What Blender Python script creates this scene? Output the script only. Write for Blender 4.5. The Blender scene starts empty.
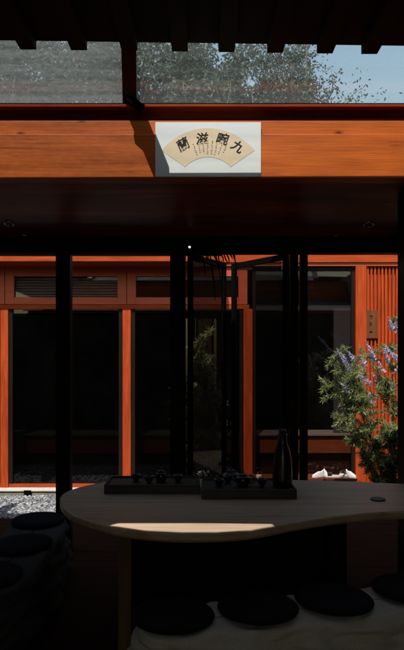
import bpy, bmesh, math, random
from mathutils import Vector, Matrix, noise
random.seed(7)
S = bpy.context.scene
C = S.collection
F, CX, HY, EYE = 560.0, 202.0, 365.0, 1.6      # focal length and horizon measured in photo pixels, eye height in metres

def P(px, py, Y): return Vector(((px-CX)/F*Y, Y, EYE+(HY-py)/F*Y))
def X(px, Y): return (px-CX)/F*Y
def Z(py, Y): return EYE+(HY-py)/F*Y
def onz(px, py, z):
    Y = (EYE-z)*F/(py-HY)
    return Vector((X(px, Y), Y, z))
R = math.radians

# ------------------------------------------------------------------ materials
def newmat(name):
    m = bpy.data.materials.new(name); m.use_nodes = True
    nt = m.node_tree; nt.nodes.clear()
    out = nt.nodes.new('ShaderNodeOutputMaterial')
    return m, nt, out
def N(nt, t, **kw):
    n = nt.nodes.new(t)
    for k, v in kw.items():
        if k in n.inputs: n.inputs[k].default_value = v
        else: setattr(n, k, v)
    return n
def ramp(nt, fac, stops):
    r = nt.nodes.new('ShaderNodeValToRGB'); e = r.color_ramp.elements
    e[0].position, e[0].color = stops[0][0], (*stops[0][1], 1)
    e[1].position, e[1].color = stops[-1][0], (*stops[-1][1], 1)
    for p, c in stops[1:-1]:
        q = e.new(p); q.color = (*c, 1)
    nt.links.new(fac, r.inputs[0]); return r.outputs[0]
def mul(c, k): return tuple(min(1, x*k) for x in c)
def coords(nt, scale, rot=(0,0,0)):
    tc = nt.nodes.new('ShaderNodeTexCoord'); mp = nt.nodes.new('ShaderNodeMapping')
    mp.inputs['Scale'].default_value = scale; mp.inputs['Rotation'].default_value = rot
    nt.links.new(tc.outputs['Object'], mp.inputs['Vector']); return mp.outputs[0]
def bump(nt, h, st, dist=0.01):
    b = N(nt, 'ShaderNodeBump', Strength=st, Distance=dist); nt.links.new(h, b.inputs['Height']); return b.outputs[0]

def wood(name, col, axis=0, rough=.45, var=.35, fine=60, coat=0, bst=.25, plank=None, knots=False):
    m, nt, out = newmat(name); L = nt.links
    b = N(nt, 'ShaderNodeBsdfPrincipled', Roughness=rough); b.inputs['Specular IOR Level'].default_value = .3 if max(col) > .02 and rough < .6 else .05
    if coat: b.inputs['Coat Weight'].default_value = coat; b.inputs['Coat Roughness'].default_value = .2
    sc = [fine, fine, fine]; sc[axis] = fine*.035
    n1 = N(nt, 'ShaderNodeTexNoise', Scale=1, Detail=6, Roughness=.65, Distortion=.6); L.new(coords(nt, sc), n1.inputs['Vector'])
    sc2 = [8, 8, 8]; sc2[axis] = 1.3
    n2 = N(nt, 'ShaderNodeTexNoise', Scale=1, Detail=5, Roughness=.6, Distortion=.5); L.new(coords(nt, sc2), n2.inputs['Vector'])
    c1 = ramp(nt, n1.outputs[0], [(.3, mul(col, 1-var)), (.7, mul(col, 1+var*.4))])
    c2 = ramp(nt, n2.outputs[0], [(.3, (1-var, (1-var)*.93, (1-var)*.88)), (.68, (1.0, 1.0, 1.0))])
    mx = N(nt, 'ShaderNodeMixRGB', blend_type='MULTIPLY'); mx.inputs[0].default_value = 1
    L.new(c1, mx.inputs[1]); L.new(c2, mx.inputs[2]); col_out = mx.outputs[0]
    if knots:
        v = N(nt, 'ShaderNodeTexVoronoi', Scale=1, voronoi_dimensions='2D')
        sx = nt.nodes.new('ShaderNodeSeparateXYZ'); cb = nt.nodes.new('ShaderNodeCombineXYZ')
        L.new(coords(nt, (1.1, 1, 2.9)), sx.inputs[0]); L.new(sx.outputs[0], cb.inputs[0]); L.new(sx.outputs[2], cb.inputs[1]); L.new(cb.outputs[0], v.inputs['Vector'])
        kf = ramp(nt, v.outputs['Distance'], [(.009, (.20, .13, .10)), (.024, (.62, .50, .42)), (.05, (1, 1, 1))])
        m2 = N(nt, 'ShaderNodeMixRGB', blend_type='MULTIPLY'); m2.inputs[0].default_value = 1
        L.new(col_out, m2.inputs[1]); L.new(kf, m2.inputs[2]); col_out = m2.outputs[0]
        sq = [14.0]*3; sq[axis] = .55
        q = N(nt, 'ShaderNodeTexNoise', Scale=1, Detail=2, Distortion=.3); L.new(coords(nt, sq), q.inputs['Vector'])
        lf = ramp(nt, q.outputs[0], [(.49, (1, 1, 1)), (.4985, (.62, .5, .42)), (.5015, (.62, .5, .42)), (.51, (1, 1, 1))])
        m4 = N(nt, 'ShaderNodeMixRGB', blend_type='MULTIPLY'); m4.inputs[0].default_value = .8
        L.new(col_out, m4.inputs[1]); L.new(lf, m4.inputs[2]); col_out = m4.outputs[0]
    L.new(col_out, b.inputs['Base Color'])
    h = n1.outputs[0]
    if plank:
        pa, w = plank
        s3 = [0, 0, 0]; s3[pa] = 1/w
        sep = nt.nodes.new('ShaderNodeSeparateXYZ'); L.new(coords(nt, s3), sep.inputs[0])
        fr = N(nt, 'ShaderNodeMath', operation='FRACT'); L.new(sep.outputs[pa], fr.inputs[0])
        pg = N(nt, 'ShaderNodeMath', operation='PINGPONG'); pg.inputs[1].default_value = .5; L.new(fr.outputs[0], pg.inputs[0])
        gr = ramp(nt, pg.outputs[0], [(.0, (0, 0, 0)), (.05, (1, 1, 1))])
        ad = N(nt, 'ShaderNodeMath', operation='MULTIPLY_ADD'); L.new(gr, ad.inputs[0]); ad.inputs[1].default_value = 1.5; L.new(h, ad.inputs[2])
        h = ad.outputs[0]
        m3 = N(nt, 'ShaderNodeMixRGB', blend_type='MULTIPLY'); m3.inputs[0].default_value = .85
        L.new(col_out, m3.inputs[1]); L.new(gr, m3.inputs[2]); L.new(m3.outputs[0], b.inputs['Base Color'])
    L.new(bump(nt, h, bst, .004), b.inputs['Normal'])
    L.new(b.outputs[0], out.inputs[0]); return m

def plain(name, col, rough=.5, var=.15, scale=12, bst=.15, metal=0, spec=.5, sheen=0, sc=(1,1,1)):
    m, nt, out = newmat(name); L = nt.links
    b = N(nt, 'ShaderNodeBsdfPrincipled', Roughness=rough, Metallic=metal)
    b.inputs['Specular IOR Level'].default_value = spec
    if sheen: b.inputs['Sheen Weight'].default_value = sheen
    n1 = N(nt, 'ShaderNodeTexNoise', Scale=scale, Detail=6, Roughness=.6); L.new(coords(nt, sc), n1.inputs['Vector'])
    L.new(ramp(nt, n1.outputs[0], [(.3, mul(col, 1-var)), (.7, mul(col, 1+var))]), b.inputs['Base Color'])
    L.new(bump(nt, n1.outputs[0], bst, .004), b.inputs['Normal'])
    L.new(b.outputs[0], out.inputs[0]); return m

def glass(name, tint, dirt=0.0, ior=1.5, dscale=6, rough=0.02, strips=False):
    """window glass: tinted see-through pane that mirrors more at a glancing angle, with a film of dust"""
    m, nt, out = newmat(name); L = nt.links
    tr = N(nt, 'ShaderNodeBsdfTransparent', Color=(*tint, 1)); gl = N(nt, 'ShaderNodeBsdfGlossy', Roughness=rough)
    lw = N(nt, 'ShaderNodeLayerWeight', Blend=.5); f0 = ((ior-1)/(ior+1))**2*1.8
    pw = N(nt, 'ShaderNodeMath', operation='POWER'); L.new(lw.outputs['Facing'], pw.inputs[0]); pw.inputs[1].default_value = 5
    fr = N(nt, 'ShaderNodeMath', operation='MULTIPLY_ADD'); L.new(pw.outputs[0], fr.inputs[0]); fr.inputs[1].default_value = 1-f0; fr.inputs[2].default_value = f0
    mx = nt.nodes.new('ShaderNodeMixShader'); L.new(fr.outputs[0], mx.inputs[0]); L.new(tr.outputs[0], mx.inputs[1]); L.new(gl.outputs[0], mx.inputs[2])
    last = mx.outputs[0]
    if dirt:
        a = N(nt, 'ShaderNodeTexNoise', Scale=dscale, Detail=10, Roughness=.75); L.new(coords(nt, (1, 3, 3) if strips else (1, 1, 1)), a.inputs['Vector'])
        bd = N(nt, 'ShaderNodeTexNoise', Scale=1.6, Detail=3); L.new(coords(nt, (.25, 9, 9) if strips else (1, 1, 1)), bd.inputs['Vector'])  # stretched dust bands on the roof glass also paint a pale level reflection
        s = N(nt, 'ShaderNodeMath', operation='MULTIPLY'); L.new(a.outputs[0], s.inputs[0]); L.new(bd.outputs[0], s.inputs[1])
        r = ramp(nt, s.outputs[0], [(.16, (dirt*.45,)*3), (.36, (dirt*1.5,)*3)])
        d1 = N(nt, 'ShaderNodeBsdfTranslucent', Color=(.5, .5, .47, 1)); d2 = N(nt, 'ShaderNodeBsdfDiffuse', Color=(.4, .4, .37, 1))
        dm = N(nt, 'ShaderNodeMixShader'); dm.inputs[0].default_value = .5; L.new(d1.outputs[0], dm.inputs[1]); L.new(d2.outputs[0], dm.inputs[2])
        m2 = nt.nodes.new('ShaderNodeMixShader'); L.new(r, m2.inputs[0]); L.new(last, m2.inputs[1]); L.new(dm.outputs[0], m2.inputs[2]); last = m2.outputs[0]
    L.new(last, out.inputs[0]); return m

def leafmat(name, c0, c1, trans=.35, rough=.5):
    m, nt, out = newmat(name); L = nt.links
    n1 = N(nt, 'ShaderNodeTexNoise', Scale=5, Detail=3); L.new(coords(nt, (1, 1, 1)), n1.inputs['Vector'])
    geo = nt.nodes.new('ShaderNodeNewGeometry')
    ad = N(nt, 'ShaderNodeMath', operation='MULTIPLY_ADD'); L.new(geo.outputs['Random Per Island'], ad.inputs[0]); ad.inputs[1].default_value = .6; 
    sb = N(nt, 'ShaderNodeMath', operation='SUBTRACT'); L.new(n1.outputs[0], sb.inputs[0]); sb.inputs[1].default_value = .3; L.new(sb.outputs[0], ad.inputs[2])
    col = ramp(nt, ad.outputs[0], [(.1, c0), (.9, c1)])
    b = N(nt, 'ShaderNodeBsdfPrincipled', Roughness=rough); L.new(col, b.inputs['Base Color'])
    t = nt.nodes.new('ShaderNodeBsdfTranslucent'); L.new(col, t.inputs[0])
    mx = nt.nodes.new('ShaderNodeMixShader'); mx.inputs[0].default_value = trans; L.new(b.outputs[0], mx.inputs[1]); L.new(t.outputs[0], mx.inputs[2])
    L.new(mx.outputs[0], out.inputs[0]); return m

M = {}
M['beam'] = wood('beam_wood', (.72, .152, .017), 0, .45, .30, 70, knots=True)
M['board'] = wood('sill_wood', (.42, .075, .02), 0, .45, .3, 55)
M['redwood'] = wood('orange_lacquered_wood_upright', (.45, .066, .017), 2, .65, .40, 60, bst=.15)
M['redwood_h'] = wood('orange_lacquered_wood_level', (.41, .066, .018), 0, .65, .38, 60, bst=.15)
M['transom'] = wood('russet_wood', (.5, .085, .03), 0, .5, .22, 60, bst=.2)
M['ceil'] = wood('ceiling_wood', (.50, .085, .022), 0, .38, .6, 18, bst=.6)
M['ceilred'] = wood('varnished_red_ceiling_wood', (.62, .12, .03), 0, .22, .75, 16, bst=.8, coat=.5)
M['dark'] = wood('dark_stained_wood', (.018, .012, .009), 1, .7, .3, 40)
M['darkv'] = wood('dark_stained_post_wood', (.018, .011, .008), 2, .5, .3, 40)
M['rafter'] = wood('rafter_wood', (.09, .022, .012), 1, .5, .3, 40)
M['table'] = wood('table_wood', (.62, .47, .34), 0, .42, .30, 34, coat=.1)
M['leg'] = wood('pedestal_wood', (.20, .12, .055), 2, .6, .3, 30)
M['floor'] = wood('porch_floor_wood', (.050, .019, .010), 0, .85, .3, 30, plank=(1, .12))
M['metal'] = plain('black_metal', (.003, .003, .003), .8, .2, 30, .05, spec=.02)
M['blackcer'] = plain('black_glaze', (.012, .010, .009), .3, .3, 20, .05)
M['tray'] = plain('black_stone', (.012, .010, .009), .5, .4, 18, .2)
M['cush'] = plain('navy_black_cushion_fabric', (.008, .008, .011), .9, .3, 90, .4, spec=.1)
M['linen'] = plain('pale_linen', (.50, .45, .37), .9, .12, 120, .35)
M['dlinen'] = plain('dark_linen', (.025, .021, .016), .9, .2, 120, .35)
M['white'] = plain('white_board', (.80, .82, .82), .55, .02, 3, .02)
M['fan'] = plain('cream_paper', (.82, .66, .46), .8, .06, 8, .03)
M['ink'] = plain('black_ink', (.012, .011, .010), .8, .2, 30, .02)
M['ink2'] = plain('faded_ink', (.34, .25, .17), .8, .2, 30, .02)
M['stone'] = plain('pale_stone', (.50, .46, .41), .8, .12, 9, .3)
M['stone2'] = plain('grey_stone', (.17, .16, .135), .85, .25, 9, .4)
M['gravelbase'] = plain('dark_gravel_earth', (.10, .10, .10), .9, .5, 60, .8)
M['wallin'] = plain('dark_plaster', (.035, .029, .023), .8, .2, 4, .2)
M['inwood'] = wood('inner_cabinet_wood', (.68, .19, .07), 0, .5, .25, 40)
M['ledge'] = plain('grey_ledge', (.62, .60, .56), .5, .1, 8, .1)
M['greywall'] = plain('grey_panel', (.14, .145, .17), .8, .15, 3, .1)
M['chrome'] = plain('brushed_steel', (.55, .53, .50), .25, .1, 20, .02, metal=1)
M['lampwhite'] = plain('white_lamp_face', (.85, .85, .82), .3, .02, 5, 0)
def glow(name, col, st):
    m, nt, out = newmat(name); e = N(nt, 'ShaderNodeEmission', Strength=st, Color=(*col, 1)); nt.links.new(e.outputs[0], out.inputs[0]); return m
M['lamplit'] = glow('lit_lamp_lens', (1, .96, .88), 2.5)
M['shoe'] = plain('white_canvas', (.46, .42, .41), .7, .05, 40, .2)
M['shoepink'] = plain('pink_canvas', (.75, .22, .22), .7, .1, 40, .2)
M['transomdk'] = wood('dark_red_wood', (.10, .028, .015), 0, .6, .3, 40)
M['plaque'] = wood('weathered_plaque_wood', (.17, .055, .022), 2, .6, .3, 60)
M['bark'] = plain('bark', (.12, .09, .065), .9, .35, 20, .8, sc=(1, 1, .3))
M['roofing'] = plain('grey_roof_sheet', (.16, .16, .17), .7, .2, 3, .2)
M['path'] = plain('earth', (.16, .14, .11), .95, .3, 2, .5)
M['treeleaf'] = leafmat('tree_leaves', (.025, .042, .030), (.11, .14, .105))
M['treeleaf2'] = leafmat('tree_leaves_pale', (.04, .06, .045), (.18, .20, .165))
M['shrubleaf'] = leafmat('shrub_leaves', (.035, .07, .018), (.30, .33, .12), .3, .4)
M['flower'] = leafmat('violet_petals', (.26, .24, .42), (.70, .67, .80), .3, .6)
M['stem'] = plain('shrub_stem', (.13, .11, .05), .8, .2, 30, .3)
M['gl_roof'] = glass('dusty_roof_glass', (.92, .94, .94), dirt=.24, dscale=16, strips=True)
M['gl_roof2'] = glass('cleaner_roof_glass', (.95, .97, .97), dirt=.08, dscale=16, strips=True)
M['gl_door'] = glass('smoked_glass', (.27, .245, .235), dirt=.003, ior=1.42)
M['gl_entry'] = glass('lightly_smoked_glass', (.60, .56, .54), dirt=.004, ior=1.42)
M['gl_leaf'] = glass('leaf_glass', (.62, .58, .55), dirt=.002, ior=1.65)
def pebmat():
    m, nt, out = newmat('grey_pebbles'); L = nt.links
    g = nt.nodes.new('ShaderNodeNewGeometry')
    c = ramp(nt, g.outputs['Random Per Island'], [(0, (.06, .06, .065)), (.5, (.17, .17, .18)), (1, (.42, .42, .42))])
    b = N(nt, 'ShaderNodeBsdfPrincipled', Roughness=.7); L.new(c, b.inputs['Base Color']); L.new(b.outputs[0], out.inputs[0]); return m
M['pebble'] = pebmat()

# ------------------------------------------------------------------ helpers
def tag(o, label=None, cat=None, group=None, kind=None):
    if label: o['label'] = label
    if cat: o['category'] = cat
    if group: o['group'] = group
    if kind: o['kind'] = kind
    return o
def thing(name, label, cat, loc=(0,0,0), group=None):
    o = bpy.data.objects.new(name, None); o.empty_display_size = .1; C.objects.link(o); o.location = loc
    return tag(o, label, cat, group)
def wloc(o):
    v = Vector((0,0,0))
    while o is not None: v += o.location; o = o.parent
    return v
def obj(name, bm, mat, parent=None, smooth=False, local=False, origin=None):
    """link a bmesh built in world coordinates as one mesh object"""
    me = bpy.data.meshes.new(name)
    off = Vector(origin) if origin is not None else (wloc(parent) if parent else Vector((0,0,0)))
    if not local: bmesh.ops.translate(bm, verts=bm.verts, vec=-off)
    bm.normal_update(); bm.to_mesh(me); bm.free()
    for m in (mat if isinstance(mat, (list, tuple)) else [mat]): me.materials.append(m)
    if smooth:
        for p in me.polygons: p.use_smooth = True
    o = bpy.data.objects.new(name, me); C.objects.link(o)
    if parent: o.parent = parent
    elif origin is not None: o.location = off
    return o
def BM(): return bmesh.new()
def box(bm, a, b, bev=0, mi=0):
    a, b = Vector(a), Vector(b); c = (a+b)/2; d = b-a
    r = bmesh.ops.create_cube(bm, size=1, matrix=Matrix.Translation(c) @ Matrix.Diagonal((abs(d.x), abs(d.y), abs(d.z), 1)))
    fs = {f for v in r['verts'] for f in v.link_faces}
    for f in fs: f.material_index = mi
    if bev:
        es = {e for v in r['verts'] for e in v.link_edges}
        bmesh.ops.bevel(bm, geom=list(es), offset=bev, segments=2, profile=.6, affect='EDGES')
    return bm
def tube(bm, pts, rads, seg=8, cap=True):
    rings = []
    pts = [Vector(p) for p in pts]
    for i, p in enumerate(pts):
        t = (pts[min(i+1, len(pts)-1)]-pts[max(i-1, 0)]).normalized()
        u = t.cross(Vector((0,0,1)) if abs(t.z) < .9 else Vector((1,0,0))).normalized(); v = t.cross(u)
        r = rads[i] if isinstance(rads, (list, tuple)) else rads
        rings.append([bm.verts.new(p+(u*math.cos(a)+v*math.sin(a))*r) for a in [2*math.pi*k/seg for k in range(seg)]])
    for a, b in zip(rings, rings[1:]):
        for k in range(seg): bm.faces.new((a[k], a[(k+1)%seg], b[(k+1)%seg], b[k]))
    if cap: bm.faces.new(rings[0][::-1]); bm.faces.new(rings[-1])
    return bm
def lathe(bm, prof, c, seg=32):
    c = Vector(c); rings = []
    for r, z in prof:
        rings.append([bm.verts.new(c+Vector((r*math.cos(2*math.pi*k/seg), r*math.sin(2*math.pi*k/seg), z))) for k in range(seg)])
    for a, b in zip(rings, rings[1:]):
        for k in range(seg): bm.faces.new((a[k], a[(k+1)%seg], b[(k+1)%seg], b[k]))
    bm.faces.new(rings[0][::-1]); bm.faces.new(rings[-1]); return bm
def prism(bm, pts, dvec):
    """pts: planar polygon, pushed out by dvec"""
    a = [bm.verts.new(p) for p in pts]; b = [bm.verts.new(Vector(p)+Vector(dvec)) for p in pts]
    f1 = bm.faces.new(a); f2 = bm.faces.new(b[::-1])
    n = len(a)
    for i in range(n): bm.faces.new((a[i], b[i], b[(i+1)%n], a[(i+1)%n]))
    bmesh.ops.recalc_face_normals(bm, faces=bm.faces[:]); return bm
def catmull(pts, n=8, closed=True):
    out = []; m = len(pts)
    rng = range(m) if closed else range(m-1)
    for i in rng:
        g = (lambda k: pts[k % m]) if closed else (lambda k: pts[max(0, min(m-1, k))])
        p0, p1, p2, p3 = g(i-1), g(i), g(i+1), g(i+2)
        for j in range(n):
            t = j/n
            out.append(.5*((2*p1)+(p2-p0)*t+(2*p0-5*p1+4*p2-p3)*t*t+(3*p1-p0-3*p2+p3)*t**3))
    if not closed: out.append(pts[-1].copy())
    return out
def copy_tree(o, parent=None):
    c = o.copy(); C.objects.link(c)
    if parent: c.parent = parent
    for ch in [x for x in o.children]: copy_tree(ch, c)
    return c
def curve_mesh(curve, name, mat, parent, mw):
    """text or 2D curve turned into a mesh, then placed"""
    tmp = bpy.data.objects.new('tmp', curve); C.objects.link(tmp)
    dg = bpy.context.evaluated_depsgraph_get(); dg.update()
    me = bpy.data.meshes.new_from_object(tmp.evaluated_get(dg)); bpy.data.objects.remove(tmp)
    me.transform(mw); me.materials.clear(); me.materials.append(mat); me.name = name
    o = bpy.data.objects.new(name, me); C.objects.link(o)
    if parent: o.parent = parent
    return o

SUN = Vector((.27, 1.0, -1.43))            # direction the sunlight travels

# ------------------------------------------------------------------ ground
GZ = -.283
bm = BM()
for a in [((-120, -60, GZ-.05), (120, 200, GZ-.05))]:
    vs = [bm.verts.new(p) for p in ((-120,-60,GZ-.03),(120,-60,GZ-.03),(120,200,GZ-.03),(-120,200,GZ-.03))]; bm.faces.new(vs)
tag(obj('ground', bm, M['path']), kind='structure')
bm = BM(); box(bm, (-5, 5.86, GZ-.02), (5, 8.04, GZ-.008))
tag(obj('gravel_bed', bm, M['gravelbase']), kind='structure')
ico = BM(); bmesh.ops.create_icosphere(ico, subdivisions=1, radius=1)
iv = [v.co.copy() for v in ico.verts]; ifc = [[v.index for v in f.verts] for f in ico.faces]; ico.free()
vs, fs = [], []
def pebble(c, r):
    sx, sy, sz = random.uniform(.8, 1.3)*r, random.uniform(.7, 1.1)*r, random.uniform(.5, .8)*r
    rot = Matrix.Rotation(random.uniform(0, 3.1), 3, 'Z') @ Matrix.Rotation(random.uniform(-.5, .5), 3, 'X'); k0 = len(vs)
    for v in iv: vs.append(rot @ Vector((v.x*sx, v.y*sy, v.z*sz)) + c)
    for f in ifc: fs.append([q+k0 for q in f])
for i in range(9000):
    pebble(Vector((random.uniform(-3.2, -1.0), random.uniform(6.2, 8.03), GZ+random.uniform(-.004, .012))), random.uniform(.010, .024))
for i in range(4000):
    pebble(Vector((random.uniform(-1.0, 3.2), random.uniform(6.2, 8.03), GZ+random.uniform(-.004, .010))), random.uniform(.014, .028))
me = bpy.data.meshes.new('gravel'); me.from_pydata(vs, [], fs); me.materials.append(M['pebble'])
go = bpy.data.objects.new('gravel', me); C.objects.link(go)
tag(go, 'grey and white pebbles covering the courtyard strip before the red house', 'gravel', kind='stuff')
bm = BM(); box(bm, (-5, -3.2, -.06), (5, 5.82, 0))
box(bm, (-5, 5.82, -.3), (5, 5.85, -.003))
tag(obj('floor', bm, M['floor']), kind='structure')

# ------------------------------------------------------------------ near pavilion
pav = thing('pavilion', 'dark timber tea pavilion whose orange header beam and glass roof strip frame the view', 'pavilion', (0, 4, 0))
# near roof: a thin deck with an added out-of-view slot shaped to sun the table's front edge, its joists showing along the front edge
SZ = 3.575
k = (Z(46, 1) - Z(39, 1))
YL = (SZ-EYE)*F/(HY-40.5); YR = (SZ-EYE)*F/(HY-46)
slope = (YR-YL)/(X(404, YR)-X(0, YL))
def edgeY(x): return YL + (x - X(0, YL))*slope
lit = [(108, 526.3), (145, 531.6), (180, 533.3), (215, 533.3), (250, 531), (274, 526.8), (272, 524.4), (200, 523.5), (118, 523.5)]
slot = []
for px, py in lit:
    p = onz(px, py, .75); t = (SZ-.75)/1.43
    slot.append((p.x-.27*t, p.y-t))
cu = bpy.data.curves.new('deck', 'CURVE'); cu.dimensions = '2D'; cu.fill_mode = 'BOTH'; cu.extrude = .010
def spl(pts):
    s = cu.splines.new('POLY'); s.points.add(len(pts)-1)
    for q, (a, b) in zip(s.points, pts): q.co = (a, b, 0, 1)
    s.use_cyclic_u = True
spl([(-5, -3.3), (5, -3.3), (5, edgeY(5)), (-5, edgeY(-5))]); spl(slot)
curve_mesh(cu, 'roof_deck', M['dark'], pav, Matrix.Translation((0, -4, SZ+.012)))
bm = BM()
def etop(x): return 2.932+1.43*(4-edgeY(x))  # unseen upper edge shaped so its shadow starts just below the header beam
b8 = []
for x in (-5, 5):
    y = edgeY(x); b8.append([bm.verts.new(q) for q in ((x, y-.03, SZ+.024), (x, y, SZ+.024), (x, y, etop(x)), (x, y-.03, etop(x)))])
for i in range(4): bm.faces.new((b8[0][i], b8[0][(i+1)%4], b8[1][(i+1)%4], b8[1][i]))
bm.faces.new(b8[0]); bm.faces.new(b8[1][::-1]); bmesh.ops.recalc_face_normals(bm, faces=bm.faces[:])
obj('roof_edge_board', bm, M['dark'], pav)
for px in (-118, -68, -19, 30, 80, 130, 180, 226.5, 275, 325, 370, 420, 470):
    x = X(px, 3.44); bm = BM(); w = .049
    prism(bm, [(x-w, 1.15, SZ-.002), (x+w, 1.15, SZ-.002), (x+w, edgeY(x)-.004, SZ-.002), (x-w, edgeY(x)-.004, SZ-.002)], (0, 0, -.052))
    obj('joist', bm, M['dark'], pav)
for px in (): pass
# walls round the near room
bm = BM(); box(bm, (-3.3, -3.2, 0), (-3.2, 4.9, 3.56)); obj('wall', bm, M['wallin'], pav)
bm = BM(); box(bm, (3.2, -3.2, 0), (3.3, 4.9, 3.56)); obj('wall', bm, M['wallin'], pav)
for a, b in ((-3.3, -.6), (.6, 3.3)):  # unseen back wall, its middle gap opened to add soft fill light
    bm = BM(); box(bm, (a, -3.3, 0), (b, -3.203, 3.56)); obj('wall', bm, M['wallin'], pav)
# added walls out of view, keeping bright sky out of the door reflections
for a, b, lb in ((-14, -3.302, 'added unseen dark wall left of the pavilion, blocking sky reflections in the doors'), (3.302, 14, 'added unseen dark wall right of the pavilion, blocking sky reflections in the doors')):
    gw = thing('front_blocker_wall', lb, 'wall', (a, 4.6, GZ)); bm = BM(); box(bm, (a, 4.6, GZ-.03), (b, 4.75, 2.6)); obj('wall_body', bm, M['wallin'], gw)
    bm = BM(); box(bm, (a, 4.55, 2.601), (b, 4.80, 2.68), .01); obj('coping', bm, M['roofing'], gw)
for a, lb in ((-7.0, 'added unseen tall wall left of the courtyard, darkening the folding door reflections'), (7.0, 'added unseen tall wall right of the courtyard, darkening the folding door reflections')):  # side walls added out of view to darken what the folding doors mirror
    gw = thing('side_blocker_wall', lb, 'wall', (a, 4.76, GZ)); bm = BM(); box(bm, (a-.08, 4.82, GZ-.03), (a+.08, 8.03, 4.6)); obj('wall_body', bm, M['wallin'], gw)
    bm = BM(); box(bm, (a-.12, 4.82, 4.601), (a+.12, 8.03, 4.68), .01); obj('coping', bm, M['roofing'], gw)
# header beam in two steps
bm = BM(); box(bm, (-3.6, 4.0, Z(178, 4.0)), (3.6, 4.12, Z(134, 4.0)), .004); obj('header_beam', bm, M['beam'], pav)
bm = BM(); box(bm, (-3.6, 4.018, Z(134, 4.0)+.001), (3.6, 4.12, Z(120.5, 4.018)), .003); obj('header_strip', bm, M['beam'], pav)
bm = BM(); box(bm, (-3.6, 4.05, Z(120.5, 4.018)+.001), (3.6, 4.12, Z(107.5, 4.0))); obj('sill_board', bm, M['board'], pav)
bm = BM(); box(bm, (-3.6, 3.965, Z(106.5, 3.965)), (3.6, 4.12, Z(103.8, 3.965)), .003); obj('sill', bm, M['redwood_h'], pav)
zs = Z(103.8, 3.965)
bm = BM(); box(bm, (-3.6, 3.985, zs+.001), (3.6, 4.07, zs+.016)); obj('glazing_bar', bm, M['metal'], pav)
# rafters carrying the glass strip, sloping up from the sill to the near roof
def rafter(px, dx, w=.100):
    x0 = X(px, 3.99); y1 = 3.36; z0 = zs+.018; z1 = 3.80
    x1 = x0+dx
    b_ = BM()
    lo = [(x0-w/2, 4.03, z0), (x0+w/2, 4.03, z0), (x1+w/2-.002, y1, z1), (x1-w/2+.002, y1, z1)]
    prism(b_, lo, (0, .02, .075)); return b_
for px, dx in ((129.0, .075), (-150, .075), (560, .075)):
    obj('rafter', rafter(px, dx), M['rafter'], pav)
def gpane(xa, xb, mat):
    b_ = BM(); z0 = zs+.018; z1 = 3.80
    sy, sz = .67, z1-z0
    prism(b_, [(xa, 4.055, z0+.016), (xb, 4.055, z0+.016), (xb, 3.38, z1+.018), (xa, 3.38, z1+.018)], (0, .003, .008))
    return obj('roof_glass', b_, mat, pav)
xr = X(129.5, 3.99); xl = X(-150, 3.99); xR = X(560, 3.99)
gpane(xl+.055, xr+.02, M['gl_roof']); gpane(xr+.024, xR, M['gl_roof2'])
# porch ceiling beyond the beam, sloping down and away
def cz(y): return 2.945-(y-4.12)*.335
bm = BM(); prism(bm, [(-3.6, 4.122, cz(4.122)), (3.6, 4.122, cz(4.122)), (3.6, 4.94, cz(4.94)), (-3.6, 4.94, cz(4.94))], (0, 0, .05))
obj('porch_ceiling', bm, M['ceil'], pav)
bm = BM(); prism(bm, [(-3.7, 4.13, cz(4.13)+.052), (3.7, 4.13, cz(4.13)+.052), (3.7, 4.95, cz(4.95)+.052), (-3.7, 4.95, cz(4.95)+.052)], (0, 0, .015))
obj('porch_roof', bm, M['roofing'], pav)
bm = BM(); box(bm, (-3.6, 4.82, Z(252.5, 4.82)), (3.6, 4.93, cz(4.82)-.004), .004); obj('eave_beam', bm, M['darkv'], pav)
def post(pa, pb, Y, d=.12, top=None):
    b_ = BM(); box(b_, (X(pa, Y), Y, 0), (X(pb, Y) if pb < CX else X(pb, Y), Y+d, top or Z(252.5, 4.82)-.002), .006)
    obj('post', b_, M['darkv'], pav)
post(55.5, 70, 4.84, .1); post(170, 185.5, 4.84, .1); post(290.5, 298.5, 4.84, .07); post(300.5, 308, 4.84, .07)
post(404.5, 424, 4.125, .15, Z(178, 4.0)-.002)
post(-100, -84, 4.84, .1)
# folding glass doors, swung out into the courtyard
def leaf(a, b, zt, zb=.03, sw=.055, rail=.07):
    a, b = Vector((*a, 0)), Vector((*b, 0)); L = (b-a).length; u = (b-a)/L; n = Vector((-u.y, u.x, 0)); d = .035
    b_ = BM()
    def q(s0, s1, z0, z1, dd=d):
        prism(b_, [a+u*s0-n*dd/2+Vector((0,0,z0)), a+u*s1-n*dd/2+Vector((0,0,z0)), a+u*s1+n*dd/2+Vector((0,0,z0)), a+u*s0+n*dd/2+Vector((0,0,z0))], (0,0,z1-z0))
    q(0, sw, zb, zt); q(L-sw, L, zb, zt); q(sw+.001, L-sw-.001, zt-rail, zt, d*.9); q(sw+.001, L-sw-.001, zb, zb+.12, d*.9)
    fo = obj('folding_door', b_, M['metal'], pav)
    g = BM(); prism(g, [a+u*(sw+.001)-n*.003+Vector((0,0,zb+.121)), a+u*(L-sw-.001)-n*.003+Vector((0,0,zb+.121)), a+u*(L-sw-.001)+n*.003+Vector((0,0,zb+.121)), a+u*(sw+.001)+n*.003+Vector((0,0,zb+.121))], (0,0,zt-rail-.002-zb-.121))
    p = obj('glass_pane', g, M['gl_leaf'], fo)
    h = BM(); m_ = a+u*(L-sw/2)
    tube(h, [m_-n*.03+Vector((0,0,.95)), m_-n*.06+Vector((0,0,.96)), m_-n*.06+Vector((0,0,1.12)), m_-n*.03+Vector((0,0,1.13))], .008, 8)
    obj('handle', h, M['metal'], fo)
zt = Z(253, 4.93)
leaf((X(288, 4.95), 4.95), (X(232.5, 5.47), 5.47), zt, sw=.045, rail=.05)
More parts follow.
